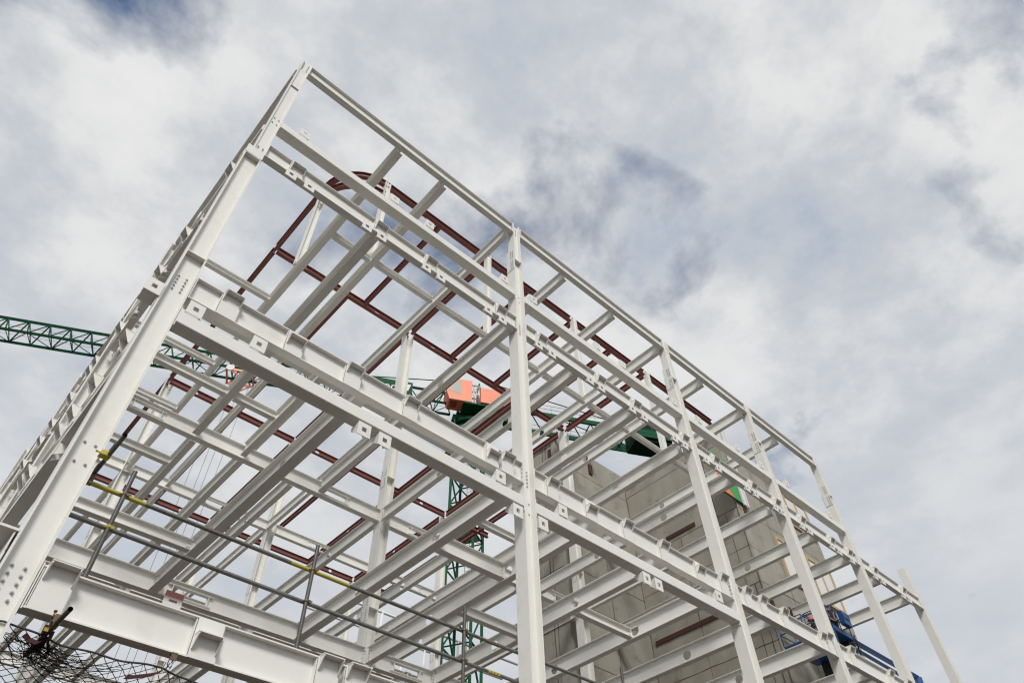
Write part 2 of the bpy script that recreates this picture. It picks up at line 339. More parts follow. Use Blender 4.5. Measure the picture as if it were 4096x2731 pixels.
# corner column: heavy lower length, lighter upper length
mb = column(0.825, 10.2, -1.65, 16.30, 0.43, 0.39, -0.06)
for zc in (4.70, 11.0):
    for r in range(5):
        for x in (0.74, 0.90): mb.bolt((x, 10.13, zc-0.20+0.10*r if zc > 5 else zc-0.22+0.11*r), (0, -1, 0), 0.019, 0.022)
for z in (6.62, 6.98):
    for x in (0.76, 0.92): mb.bolt((x, 10.13, z), (0, -1, 0), 0.019, 0.02)
c1 = finish(mb)
hanger(c1, front, 0.308, 10.30, 10.65, 0.301, 0.3, 0.10); mb = MB(); mb.box((0.325, 10.01, 10.305), (0.592, 10.32, 10.318)); mb.box((0.325, 10.30, 10.319), (0.60, 10.32, 10.64)); mb.build('base_plate', WHITE, c1)
mb = MB(); mb.box((0.365, 10.0, 5.29), (0.609, 11.5, 5.325)); mb.box((0.56, 10.02, 4.2), (0.58, 11.5, 5.289)); mb.box((0.38, 11.2, 4.4), (0.559, 11.22, 5.289)); mb.build('shelf_bracket', WHITE, c1)
plate(c1, (0.637, 10.0, 11.86), (1.013, 10.128, 11.885), 'stiffener'); plate(c1, (0.637, 10.0, 16.27), (1.013, 10.128, 16.295), 'stiffener')
mb = column(0.895, 10.16, 16.30, 22.98, 0.32, 0.31, -0.10)
for z in (16.75, 16.86, 18.36, 18.62):
    for x in (0.83, 0.96): mb.bolt((x, 10.05, z), (0, -1, 0), 0.02, 0.02)
for z in (22.35, 22.46, 22.57, 22.68, 22.79):
    for x in (0.81, 0.97): mb.bolt((x, 10.05, z), (0, -1, 0), 0.016, 0.016)
c1b = finish(mb)
plate(c1b, (0.60, 9.994, 16.30), (1.05, 10.004, 16.66)); plate(c1b, (0.766, 10.005, 20.9), (1.024, 10.05, 20.925), 'stiffener')
for i, xc in enumerate(XC[1:]):
    top = 20.6 if xc < 32 else 18.9
    mb = column(xc, 10.2, -1.65, top, 0.39, 0.38, -0.02)
    for zc in (4.70, 11.0, 16.92):
        for r in range(5):
            for s in (-1, 1): mb.bolt((xc+s*0.075, 10.17, zc-0.22+0.11*r), (0, -1, 0), 0.02, 0.02)
    for z in (9.95, 10.25, 18.36, 18.62): mb.bolt((xc+0.1, 10.17, z), (0, -1, 0), 0.02, 0.02)
    c = finish(mb)
    if xc < 32:
        mb = column(xc, 10.17, 20.6, 22.98, 0.32, 0.31, -0.02)
        for r in range(5):
            for s in (-1, 1): mb.bolt((xc+s*0.06, 10.14, 22.4+0.1*r), (0, -1, 0), 0.016, 0.016)
        c2 = finish(mb)
        bl = [(xc-0.217, 10.05+0.09*k, 20.05+0.12*j) for k in range(2) for j in range(9) if j != 4]
        plate(c, (xc-0.215, 10.0, 19.95), (xc-0.197, 10.36, 21.15), 'splice_plate', bl, (-1, 0, 0))
        plate(c, (xc-0.16, 10.03, 20.58), (xc+0.16, 10.16, 20.6-0.003), 'stiffener')
def plain_col(x, y, z0, z1, wd=0.46, dp=0.48, bolts=()):
    mb = column(x, y, z0, z1, wd, dp)
    for z in bolts:
        for r in range(5):
            for s in (-1, 1): mb.bolt((x+s*0.07, y-0.012, z+0.06+0.1*r), (0, -1, 0), 0.016, 0.018)
    return finish(mb)
for y in (19.42, 28.9, 38.2): plain_col(0.82, y, -1.65, 22.95, 0.39, 0.40, (10.7, 16.6))
INT = [(12.83, 21.45), (24.75, 21.45), (12.83, 33.25), (24.75, 33.25), (4.78, 33.25), (0.85, 44.5), (12.83, 44.5), (24.75, 44.5)]
for x, y in INT:
    c = plain_col(x, y, -1.65, 28.62, 0.44, 0.46, (10.7, 16.6, 22.1))
    for z in (12.9, 18.9):
        bl = [(x-0.237, y-0.14+0.28*k, z-0.4+0.1*j) for k in range(2) for j in range(9) if j != 4]
        plate(c, (x-0.236, y-0.21, z-0.5), (x-0.221, y+0.21, z+0.5), 'splice_plate', bl, (-1, 0, 0))
        plate(c, (x-0.188, y-0.225, z), (x+0.188, y-0.012, z+0.02), 'stiffener')
plain_col(4.72, 17.0, 22.72, 28.3, 0.26, 0.26)
for x in (6.66, 12.7, 18.75, 24.78): plain_col(x, 14.75, 22.72, 28.62, 0.26, 0.26)

# interior beams -------------------------------------------------------------
ZB = {2: 10.70, 3: 16.62, 4: 22.15}; HT = {2: 0.575, 3: 0.575, 4: 0.545}
HOLE_Y = (13.72, 17.55, 25.3, 29.2, 37.0, 41.0)
def fin(mb, x, y, zb, h, sy):
    """fin plate with a row of bolts at the end of a beam that runs along Y"""
    mb.box((x-0.03, min(y, y+sy*0.14), zb+0.06), (x-0.008, max(y, y+sy*0.14), zb+h-0.06), 0)
    for k in range(4): mb.bolt((x-0.03, y+sy*0.09, zb+0.12+(h-0.24)*k/3), (-1, 0, 0), 0.017, 0.018, 1)
def ybeam(lv, x, b, y0, y1, holes=True, h=None):
    zb = ZB[lv]; h = h or HT[lv]; mb = MB(); zo = 0.003*(int(x*10) % 2)
    hs = [(y, zb+h*0.5, 0.165) for y in HOLE_Y] if holes else []
    ibeam(mb, PY(x), y0, y1, zb-zo, h, b, 0.02, 0.012, hs)
    fin(mb, x, y0, zb, h, 1); fin(mb, x, y1, zb, h, -1)
    o = mb.build('floor_beam' if lv < 4 else 'roof_beam', [WHITE, ZINC], frame)
    if holes: o['label'] = 'floor beam with round holes in its web' if lv < 4 else 'roof beam with round holes in its web'
    return o
def xbeam(lv, y, x0, x1, b=0.2, h=0.3, zb=None, rects=(), name='tie_beam'):
    z = zb if zb is not None else ZB[lv]+0.006; mb = MB()
    ibeam(mb, PX(y), x0, x1, z, h, b, 0.016, 0.011, (), rects)
    for xx, s in ((x0, 1), (x1, -1)):
        mb.box((min(xx-s*0.1, xx+s*0.11), y-0.022, z+0.05), (max(xx-s*0.1, xx+s*0.11), y-0.007, z+h-0.05), 0)
        for k in range(2 if h < 0.4 else 4):
            for j in (0, 1) if h < 0.4 else (0,): mb.bolt((xx+s*(0.03+0.06*j), y-0.022, z+0.1+(h-0.2)*k/(1 if h < 0.4 else 3)), (0, -1, 0), 0.015, 0.016, 1)
    o = mb.build(name, [WHITE, ZINC], frame)
    if rects: o['label'] = 'beam with a framed rectangular opening cut through its web'
    return o
# fourth level (roof of the front part)
for x, b, hl in ((4.775, 0.26, 0), (6.715, 0.25, 0), (9.74, 0.19, 0), (12.82, 0.2, 0), (15.73, 0.2, 0), (18.69, 0.2, 1), (21.78, 0.2, 1), (24.9, 0.2, 0), (27.85, 0.2, 1)):
    ybeam(4, x, b, 10.22, 21.2 if x < 24 else (22.0 if x < 26 else 21.9), hl)
for x in (4.77, 6.84, 8.75, 12.62, 16.7, 20.7, 24.7):
    ybeam(4, x, 0.2, 21.62, 33.0 if x != 12.62 else 33.05, x > 7); 
    if x > 4: ybeam(4, x, 0.2, 33.45, 44.2, x > 7)
xs4 = [4.775, 6.715, 9.74, 12.82, 15.73, 18.69, 21.78, 24.9, 27.85]
for a, b in zip(xs4[:-1], xs4[1:]): xbeam(4, 14.6, a+0.14, b-0.14, 0.2, 0.26)
xbeam(4, 18.85, 0.8, 4.62, 0.2, 0.26); xbeam(4, 23.6, 0.8, 4.65, 0.2, 0.26); xbeam(4, 27.3, 0.8, 4.65, 0.2, 0.26)
for a, b in ((1.0, 12.60), (13.06, 24.52)):
    xbeam(4, 21.32, a, b, 0.28, 0.545, None, (), 'main_beam')
    xbeam(4, 33.2, a, b, 0.24, 0.545, None, [(a+2.3, a+3.4, 22.27, 22.57), (a+9.0, a+10.1, 22.27, 22.57)] if a > 2 else [(9.0, 10.1, 22.27, 22.57)], 'main_beam')
    xbeam(4, 44.4, a, b, 0.24, 0.545, None, (), 'main_beam')
# third level
for x, b, y0, hl in ((4.58, 0.26, 10.22, 0), (6.43, 0.22, 15.6, 1), (9.73, 0.23, 10.22, 1), (12.72, 0.23, 10.22, 1), (15.72, 0.26, 10.22, 1), (18.68, 0.23, 10.40, 1), (21.70, 0.22, 10.22, 1), (24.64, 0.22, 10.40, 0), (27.78, 0.22, 10.22, 1)):
    ybeam(3, x, b, y0, 21.2 if x < 24.7 else 21.9, hl)
for x in (30.55, 33.3, 36.2): ybeam(3, x, 0.22, 10.22, 14.8, 0)
for x in (4.7, 6.52, 8.66, 12.66, 16.68, 18.55, 20.72, 24.7): ybeam(3, x, 0.22, 21.62, 33.0, x > 6); ybeam(3, x, 0.22, 33.45, 44.2, x > 6)
xbeam(3, 18.7, 0.8, 4.44, 0.22); xbeam(3, 18.7, 4.73, 6.3, 0.22); xbeam(3, 18.85, 15.88, 18.52, 0.22); xbeam(3, 23.45, 0.8, 4.57, 0.22); xbeam(3, 28.5, 0.8, 4.57, 0.22)
for yy in (21.45, 33.2, 44.4):
    for a, b in ((1.0, 12.60), (13.06, 24.52)):
        R = {21.45: [(2.35, 3.3, 16.77, 17.06), (9.9, 11.0, 16.77, 17.06), (14.3, 15.5, 16.77, 17.06), (22.9, 23.9, 16.77, 17.06)], 33.2: [(9.9, 11.0, 16.77, 17.06)], 44.4: []}[yy]
        xbeam(3, yy, a, b, 0.26, 0.575, None, [q for q in R if a < q[0]-0.2 and q[1]+0.2 < b], 'main_beam')
# second level
for x, b, hl in ((5.15, 0.28, 1), (9.99, 0.29, 1), (12.73, 0.24, 1), (15.57, 0.24, 1), (18.46, 0.24, 1), (21.27, 0.26, 1), (24.4, 0.24, 1), (27.6, 0.24, 0)):
    ybeam(2, x, b, 10.40 if x in (9.99, 18.46) else 10.22, 20.95 if x < 24 else 21.9, hl)
for x in (4.7, 8.7, 12.66, 14.9, 16.7, 20.7, 24.7): ybeam(2, x, 0.24, 21.6, 33.0, x > 5)
for x in (30.4, 33.3, 36.2): ybeam(2, x, 0.24, 10.22, 14.8, 0)
xbeam(2, 18.3, 0.8, 4.99, 0.22, 0.32); xbeam(2, 13.84, 10.16, 12.58, 0.24, 0.5); xbeam(2, 16.2, 12.88, 15.43, 0.22, 0.32); xbeam(2, 13.84, 15.72, 18.32, 0.22, 0.32)
for yy in (21.1, 33.2):
    for a, b in ((1.0, 12.60), (13.06, 24.52)):
        xbeam(2, yy, a, b, 0.26, 0.575, None, [q for q in [(5.7, 6.8, 10.85, 11.14), (13.9, 15.0, 10.85, 11.14)] if a < q[0]-0.2 and q[1]+0.2 < b], 'main_beam')
# first level, seen between the meshes of the net
for x in (4.9, 9.9, 12.72, 15.6, 18.5, 21.4): 
    mb = MB(); ibeam(mb, PY(x), 10.22, 21.2, 4.41, 0.575, 0.26, 0.02, 0.012); mb.build('floor_beam', WHITE, frame)
for a, b in ((1.0, 12.60), (13.06, 24.52)): xbeam(2, 21.3, a, b, 0.26, 0.575, 4.42, (), 'main_beam')
# slotted plate, half red primer, on the lowest front beam
mb = MB(); P = front
for a, b, c, d in ((2.635, 2.90, 4.998, 5.055), (2.635, 2.90, 5.09, 5.205), (2.635, 2.71, 5.055, 5.09), (2.83, 2.90, 5.055, 5.09)): mb.box((a, -0.016, c), (b, -0.004, d), 0, P)
pm = bpy.data.materials.new('half_sprayed_primer'); pm.use_nodes = True; t = pm.node_tree; gg = t.nodes.new('ShaderNodeNewGeometry'); ss = t.nodes.new('ShaderNodeSeparateXYZ')
mr = t.nodes.new('ShaderNodeMapRange'); mr.inputs[1].default_value = 5.03; mr.inputs[2].default_value = 5.13
mx = t.nodes.new('ShaderNodeMix'); mx.data_type = 'RGBA'; mx.inputs[6].default_value = (0.7, 0.66, 0.63, 1); mx.inputs[7].default_value = (0.135, 0.042, 0.034, 1)
t.links.new(gg.outputs['Position'], ss.inputs[0]); t.links.new(ss.outputs[2], mr.inputs[0]); t.links.new(mr.outputs[0], mx.inputs['Factor']); t.links.new(mx.outputs[2], t.nodes['Principled BSDF'].inputs['Base Color'])
o = mb.build('slotted_plate', pm, frame); o['label'] = 'small slotted plate, dark red above and sprayed white below'

# ------------------------------------------------------------------ red oxide frame of the top storey
red = thing('rooftop_steel_frame', (12, 24, 28.3), 'dark red primed steel frame of the set back top storey with a curved corner', 'steel frame')
RZ = 28.3; RH = 0.36
def rbeam(P, a, b, w=0.2, holes=()):
    mb = MB(); ibeam(mb, P, a, b, RZ+random.uniform(0, 0.006), RH, w, 0.016, 0.011, [(u, RZ+RH*0.5, 0.13) for u in holes]); return mb.build('red_beam', [RED], red)
for y, xs in ((14.8, (6.7, 31.0)), (21.2, (4.75, 24.5)), (32.95, (4.75, 28.6)), (44.3, (4.75, 28.6))):
    cols = [4.66, 12.83, 24.75] if y > 20 else [12.7, 18.75, 24.78]
    xx = [xs[0]]+[c for c in cols if xs[0]+0.5 < c < xs[1]-0.3]+[xs[1]]
    for a, b in zip(xx[:-1], xx[1:]): rbeam(PX(y), a+(0.19 if a in cols else 0), b-(0.19 if b in cols else 0), 0.21, [a+1.5+0.0*a, a+3.0, b-2.2] if y > 20 else ())
for x, b in ((9.8, 1), (12.8, 1), (15.55, 1), (18.78, 1), (21.85, 1), (24.7, 0)): rbeam(PY(x), 14.92, 21.08, 0.18)
for x in (8.83, 12.72, 16.75, 20.62, 24.65, 27.6): rbeam(PY(x), 21.32, 32.83, 0.18, (27.0,) if x > 20 else ()); rbeam(PY(x), 33.07, 44.18, 0.18, (35.5, 39.0, 42.5))
for a, b in ((16.8, 21.05), (21.3, 32.8), (33.1, 44.2)): rbeam(PY(4.65), a, b, 0.2)
for dz in (0.0, -0.9):
    mb = MB(); K = 18; R1 = 2.0; cx_, cy_ = 6.65, 16.8
    for w0, w1, z0, z1 in ((-0.1, 0.1, RZ, RZ+0.018), (-0.1, 0.1, RZ+RH-0.018, RZ+RH), (-0.006, 0.006, RZ+0.018, RZ+RH-0.018)):
        q = []
        for k in range(K+1):
            t_ = math.pi+math.pi/2*k/K
            for rr_ in (R1+w0, R1+w1):
                for zz in (z0, z1): q.append((cx_+rr_*math.cos(t_), cy_+rr_*math.sin(t_), zz+dz))
        fs = []
        for k in range(K):
            o_ = 4*k; fs += [(o_, o_+1, o_+5, o_+4), (o_+2, o_+6, o_+7, o_+3), (o_, o_+4, o_+6, o_+2), (o_+1, o_+3, o_+7, o_+5)]
        mb.add(q, fs)
    o = mb.build('curved_beam', RED, red)
for k in (0, 1):
    rb = MB(); y = 16.8
# plain tubes of a roof further back
for y, z, x0, x1 in ((46.5, 28.2, 25, 44), (48.6, 27.6, 23, 44), (50.5, 26.9, 22, 42)):
    mb = MB(); mb.tube([(x0, y, z), (x1, y, z)], 0.11, 10); mb.tube([(x0+4, y, z), (x0+4, y, z-6)], 0.11, 10); mb.tube([(x0+12, y, z), (x0+12, y, z-6)], 0.11, 10)
    mb.build('roof_tube', BOARD, red)['label'] = 'pale grey round steel tube at the back of the roof'

# ------------------------------------------------------------------ concrete core
core = thing('concrete_core', (31, 19, -1.65), 'grey precast concrete stair core wall with stained joints behind the white beams', 'building')
CT = 28.65
def wall(a, b): mb = MB(); mb.box(a, b); return mb.build('wall', CONC, core)
w1 = wall((24.65, 22.40, -1.65), (24.95, 24.9, CT)); w2 = wall((24.65, 22.15, -1.65), (31.2, 22.399, CT+0.02))
w3 = wall((31.2, 14.9, -1.65), (31.5, 22.6, CT-0.02)); w4 = wall((31.501, 14.9, -1.65), (40.6, 15.2, CT-1.2)); w5 = wall((40.3, 15.201, -1.65), (40.59, 22.6, CT-1.22))
def joint(parent, a, b, wd=0.045, nseg=14, amp=0.015):
    """a ragged mortar joint: a thin strip standing a few mm proud of the wall"""
    a, b = Vector(a), Vector(b); mb = MB(); d = (b-a).normalized(); nrm = {w1: Vector((-1, 0, 0)), w2: Vector((0, -1, 0)), w3: Vector((-1, 0, 0)), w4: Vector((0, -1, 0))}[parent]
    s = d.cross(nrm).normalized(); pts = []
    for k in range(nseg+1):
        p = a.lerp(b, k/nseg)+s*random.uniform(-amp, amp); h_ = wd/2*random.uniform(0.5, 1.5)
        pts += [p+s*h_+nrm*0.004, p-s*h_+nrm*0.004, p+s*h_-nrm*0.01, p-s*h_-nrm*0.01]
    fs = []
    for k in range(nseg):
        o_ = 4*k; fs += [(o_, o_+1, o_+5, o_+4), (o_, o_+4, o_+6, o_+2), (o_+1, o_+3, o_+7, o_+5)]
    mb.add(pts, fs); return mb.build('joint', GROUT, parent)
for z in (27.0, 24.9, 22.5, 20.1, 18.05, 15.05, 12.0, 9.0, 6.0):
    joint(w3, (31.2, 14.95, z), (31.2, 22.15, z)); joint(w4, (31.25, 14.9, z-0.02), (40.5, 14.9, z-0.02))
    joint(w2, (25.0, 22.15, z-0.25), (31.2, 22.15, z-0.25)); joint(w1, (24.65, 22.2, z-0.4), (24.65, 24.9, z-0.4))
for y in (15.75, 18.9): joint(w3, (31.2, y, -1.6), (31.2, y, 22.4), 0.04, 30)
joint(w3, (31.2, 16.3, 22.5), (31.2, 16.3, 28.5), 0.1, 20); joint(w3, (31.2, 14.98, -1.6), (31.2, 14.98, 23), 0.06, 30); joint(w3, (31.2, 15.3, 9), (31.2, 15.3, 18), 0.07, 20, 0.03)
joint(w3, (31.2, 14.95, 28.0), (31.2, 22.1, 27.55), 0.07, 20)
joint(w2, (31.13, 22.15, -1.6), (31.13, 22.15, 28.6), 0.09, 40); joint(w2, (28.2, 22.15, -1.6), (28.2, 22.15, 22), 0.05, 30)
for y in (23.0, 23.25): joint(w1, (24.65, y, -1.6), (24.65, y, 28.2), 0.06, 30)
joint(w1, (24.65, 22.45, 28.1), (24.65, 24.9, 28.1), 0.2, 20)
for x in (34.2, 37.3): joint(w4, (x, 14.9, -1.6), (x, 14.9, 27), 0.04, 30)
for wl, a, b in ((w3, (31.14, 17.75, 22.72), (31.196, 19.85, 22.95)), (w3, (31.14, 17.7, 17.2), (31.196, 21.9, 17.45)), (w3, (31.14, 17.7, 11.3), (31.196, 20.2, 11.5)), (w2, (25.2, 22.09, 22.3), (25.6, 22.146, 22.9)), (w2, (27.6, 22.05, 27.2), (27.9, 22.146, 27.9)),
                 (w2, (27.5, 22.09, 10.8), (27.8, 22.146, 11.4)), (w1, (24.6, 22.5, 27.0), (24.646, 22.75, 27.8)), (w4, (31.75, 14.84, 21.7), (32.05, 14.896, 22.9)), (w4, (30.4+1.0, 14.84, 16.5), (30.7+1.0, 14.896, 17.3)), (w4, (33.2, 14.84, 16.5), (33.5, 14.896, 17.3)), (w4, (36.1, 14.84, 16.5), (36.4, 14.896, 17.3))):
    mb = MB(); mb.box(a, b); mb.build('fixing_plate', RUST, wl)
# timber framed opening with white board
for x0, x1, z0, z1 in ((37.6, 40.3, 19.15, 22.0), (34.4, 37.0, 19.15, 22.0), (37.6, 40.3, 24.0, 26.5)):
    mb = MB(); t_ = 0.16
    for a, b in (((x0, 14.80, z0), (x1, 14.896, z0+t_)), ((x0, 14.80, z1-t_), (x1, 14.896, z1)), ((x0, 14.80, z0+t_), (x0+t_, 14.896, z1-t_)), ((x1-t_, 14.80, z0+t_), (x1, 14.896, z1-t_)), (((x0+x1)/2-0.06, 14.81, z0+t_), ((x0+x1)/2+0.06, 14.896, z1-t_))): mb.box(a, b)
    f_ = mb.build('window_frame', TIMBER, w4); mb = MB(); mb.box((x0+t_, 14.86, z0+t_), (x1-t_, 14.895, z1-t_)); mb.build('board', BOARD, f_)
# two colour sign board
sg = thing('sign_board', (32, 14.8, 23.1), 'flat orange and green board standing on the concrete wall top beside a white post', 'sign')
def board(name, poly, m):
    mb = MB(); k = len(poly); mb.add([(x, 14.79, z) for x, z in poly]+[(x, 14.83, z) for x, z in poly], [tuple(range(k)), tuple(range(k, 2*k))[::-1]]+[(i, k+i, k+(i+1) % k, (i+1) % k) for i in range(k)])
    return mb.build(name, m, sg)
board('orange_panel', [(29.6, 22.9), (30.98, 22.9), (29.6, 24.75)], SIGNO)
board('green_panel', [(30.99, 22.9), (31.7, 22.9), (31.7, 25.6), (29.6, 25.6), (29.6, 24.77)], SIGNG)
mb = MB(); mb.box((29.55, 14.78, 22.82), (31.75, 14.84, 22.895)); mb.build('edge_trim', BLACK, sg)
mb = MB(); mb.box((31.76, 14.72, 22.8), (32.04, 14.86, 28.4)); mb.box((32.14, 14.72, 22.8), (32.26, 14.86, 28.4)); mb.build('post', BOARD, sg)

# ------------------------------------------------------------------ tower crane
H = 47.6; D = Vector((0.888, -0.459, 0)).normalized(); NN = Vector((0.459, 0.888, 0)).normalized()
CX, CY = 0.685*H, 0.851*H
crane = thing('tower_crane', (CX, CY, -1.65), 'green lattice tower crane with an orange cab behind the white frame', 'crane')
ax = Vector((CX, CY, 0))
def J(s, n, z): return ax+D*s+NN*(n-(ax.dot(NN)-50.17))+Vector((0, 0, z)) if False else Vector((CX, CY, 0))+D*s+NN*n+Vector((0, 0, z))
NC = 50.17-Vector((CX, CY, 0)).dot(NN)                 # jib centre line relative to the mast axis
mb = MB(); e1 = Vector((math.cos(0.5), math.sin(0.5), 0)); e2 = Vector((-e1.y, e1.x, 0)); q = 1.15; SEC = 3.2
c4 = [e1*a*q+e2*b*q for a, b in ((-1, -1), (1, -1), (1, 1), (-1, 1))]; zt = H-3.0
for c in c4: mb.tube([Vector((CX, CY, -1.65))+c, Vector((CX, CY, zt))+c], 0.17, 4, 0, True, False)
z = -1.65; k = 0
while z < zt-0.5:
    z2 = min(z+SEC, zt)
    for i in range(4):
        a, b = c4[i], c4[(i+1) % 4]; o_ = Vector((CX, CY, 0))
        if k % 2: a, b = b, a
        mb.tube([o_+a+Vector((0, 0, z)), o_+b+Vector((0, 0, z2))], 0.08, 4, 0, True, False)
        mb.tube([o_+a+Vector((0, 0, z2)), o_+b+Vector((0, 0, z2))], 0.08, 4, 0, True, False)
    if k % 2 == 0:
        for a, b in ((0, 2), (1, 3)): mb.tube([o_+c4[a]+Vector((0, 0, z2)), o_+c4[b]+Vector((0, 0, z2))], 0.035, 4, 0, True, False)
    z = z2; k += 1
mast = mb.build('mast', GREEN, crane)
mb = MB()                                                # ladder inside the mast
for s in (-0.2, 0.2): mb.tube([o_+e1*0.5+e2*s+Vector((0, 0, -1)), o_+e1*0.5+e2*s+Vector((0, 0, zt))], 0.025, 4, 0, True, False)
zz = -1
while zz < zt: mb.tube([o_+e1*0.5-e2*0.2+Vector((0, 0, zz)), o_+e1*0.5+e2*0.2+Vector((0, 0, zz))], 0.018, 4, 0, True, False); zz += 0.35
mb.build('ladder', GREEN, mast)
for zz in (14.5, 21.0, 27.4, 33.8, 40.2):
    mb = MB(); p_ = [o_+c*0.9+Vector((0, 0, zz)) for c in c4]; mb.hexa(p_+[x+Vector((0, 0, 0.05)) for x in p_]); mb.build('platform', ZINC, mast)
mb = MB(); mb.tube([o_+Vector((0, 0, zt)), o_+Vector((0, 0, zt+0.5))], 2.0, 24); mb.tube([o_+Vector((0, 0, zt+0.5)), o_+Vector((0, 0, zt+1.1))], 1.35, 24); mb.tube([o_+Vector((0, 0, zt+1.1)), o_+Vector((0, 0, zt+1.5))], 1.95, 24)
for a in range(4):
    v = Vector((math.cos(a*math.pi/2+0.4), math.sin(a*math.pi/2+0.4), 0)); mb.tube([o_+c4[a]+Vector((0, 0, zt-1.4)), o_+v*1.9+Vector((0, 0, zt+0.2))], 0.14, 6)
mb.build('slewing_ring', GREEN, crane)
mb = MB()
def bar(m, a, b, r): m.tube([a, b], r, 4, 0, True, False)
for s0 in (-1.5, 1.5):                                   # slewing tower and A-frame
    for n_ in (-0.9, 0.9): bar(mb, J(s0, n_, zt+1.4), J(s0*0.5, n_*0.7+NC*0.3, H+4.2), 0.11)
for z_ in (zt+1.5, H+0.3, H+2.2, H+4.2):
    f = 1-(z_-zt)/(H+4.2-zt)*0.45
    pts = [J(sx*1.5*f, n_*0.9*f, z_) for sx, n_ in ((-1, -1), (1, -1), (1, 1), (-1, 1))]
    for i in range(4): bar(mb, pts[i], pts[(i+1) % 4], 0.08)
mb.box((-1.9, -1.3, zt+1.5), (2.6, 1.3, zt+2.0), 0, lambda u, v, q_: J(u, v, q_)); mb.box((-1.5, -0.95, zt+2.0), (1.5, 0.95, zt+2.7), 0, lambda u, v, q_: J(u, v, q_))
for a_ in (-1.6, -0.6, 0.6, 1.6):
    bar(mb, J(a_, -1.3, zt-1.6), J(a_*1.1, -1.35, zt+1.6), 0.12); bar(mb, J(a_, -1.3, zt-1.6), J(-a_*0.6, -1.35, zt+1.6), 0.08)
mb.build('turret', GREEN, crane)
mb = MB(); SJ = 1.75; wj = 0.77; hj = 2.15; NJ = 33                # jib: two lower chords, one upper chord, zigzag lattice
s_end = -SJ*NJ-2.0
for n_ in (-wj, wj): mb.tube([J(-2.0, NC+n_, H), J(s_end, NC+n_, H)], 0.15, 4, 0, True, False)
mb.tube([J(-1.2, NC, H+hj), J(s_end+1, NC, H+hj)], 0.16, 4, 0, True, False)
for k in range(NJ):
    s0 = -2.0-SJ*k; s1 = s0-SJ; sm = (s0+s1)/2
    for n_ in (-wj, wj):
        bar(mb, J(s0, NC+n_, H), J(sm, NC, H+hj), 0.065); bar(mb, J(sm, NC, H+hj), J(s1, NC+n_, H), 0.065)
    a, b = (wj, -wj) if k % 2 else (-wj, wj)
    bar(mb, J(s0, NC+a, H), J(s1, NC+b, H), 0.045); bar(mb, J(s1, NC-wj, H), J(s1, NC+wj, H), 0.04)
jib = mb.build('jib', GREEN, crane)
mb = MB()
for n_, z_ in ((-0.25, H+0.5), (0.25, H+0.5), (0.1, H+0.8), (0, H+1.3)): mb.tube([J(-2, NC+n_, z_), J(s_end, NC+n_, z_)], 0.014, 4, 0, True, False)
mb.build('trolley_rope', CABLE, jib)
# counter jib
mb = MB(); CJ = 21.5; cw = 1.35
for n_ in (-cw, cw):
    mb.box((1.5, n_+NC-0.11, H-0.15), (CJ, n_+NC+0.11, H+0.35), 0, lambda u, v, q_: J(u, v, q_))
for k in range(9):
    s0 = 1.7+k*2.1; bar(mb, J(s0, NC-cw, H), J(s0, NC+cw, H), 0.07); bar(mb, J(s0, NC-cw, H), J(min(s0+2.1, CJ), NC+cw, H), 0.06)
for n_ in (-cw, cw): mb.box((CJ-6.5, n_+NC-0.09, H-0.6), (CJ-0.3, n_+NC+0.09, H-0.16), 0, lambda u, v, q_: J(u, v, q_))
for n_ in (-cw, cw): bar(mb, J(CJ-4, NC+n_, H+0.3), J(0.6, NC+n_*0.5, H+4.2), 0.06)
bar(mb, J(-14, NC, H+hj), J(-0.6, NC, H+4.2), 0.06)
cj = mb.build('counter_jib', GREEN, crane)
mb = MB()
for n_ in (-1.55, 1.55):
    for z_ in (0.75, 1.25): bar(mb, J(1.6, NC+n_, H+z_), J(CJ, NC+n_, H+z_), 0.022)
    for k in range(12): bar(mb, J(1.7+k*1.57, NC+n_, H+0.3), J(1.7+k*1.57, NC+n_, H+1.25), 0.022)
mb.build('guard_rail', CABLE, cj)
for k in range(4):
    mb = MB(); s0 = CJ-4.4+k*1.05; mb.box((s0, NC-1.2, H-0.95), (s0+1.0, NC+1.2, H+1.5), 0, lambda u, v, q_: J(u, v, q_)); mb.build('counterweight', BALLAST, cj)
# cab and machinery housing
Jf = lambda u, v, q_: J(u, v, q_)
mb = MB(); n0 = -2.75
pr = [(-2.6, H-0.4), (-1.6, H-0.4), (-0.35, H-0.4), (-0.35, H+2.5), (-2.0, H+2.5), (-2.95, H+0.8)]
vs = [J(s, n0, z_) for s, z_ in pr]+[J(s, n0+1.6, z_) for s, z_ in pr]; m_ = len(pr)
mb.add(vs, [tuple(range(m_))[::-1], tuple(range(m_, 2*m_))]+[(i, (i+1) % m_, m_+(i+1) % m_, m_+i) for i in range(m_)])
cab = mb.build('cab', CORAL, crane)
mb = MB(); mb.hexa([J(-2.75, n0-0.012, H+0.75), J(-1.45, n0-0.012, H+0.3), J(-1.45, n0-0.002, H+0.3), J(-2.75, n0-0.002, H+0.75), J(-1.95, n0-0.012, H+2.3), J(-1.45, n0-0.012, H+2.3), J(-1.45, n0-0.002, H+2.3), J(-1.95, n0-0.002, H+2.3)]); mb.build('window', GLASS, cab)
mb = MB()
for k in range(6): mb.box((-2.4+0.0*k, n0+0.3+0.16*k, H-0.43), (-1.75, n0+0.36+0.16*k, H-0.413), 0, Jf)
mb.build('grille', BLACK, cab)
mb = MB(); mb.box((0.55, n0+0.1, H-0.1), (4.4, n0+1.5, H+1.9), 0, Jf); mb.build('machinery_box', CORAL, crane)
mb = MB(); mb.box((-1.2, n0-0.1, H-0.72), (5.2, n0+1.6, H-0.56), 0, Jf); mb.box((1.2, n0+0.3, H-1.9), (3.4, n0+1.4, H-0.75), 0, Jf); mb.build('cab_platform', GREEN, crane)
mb = MB()
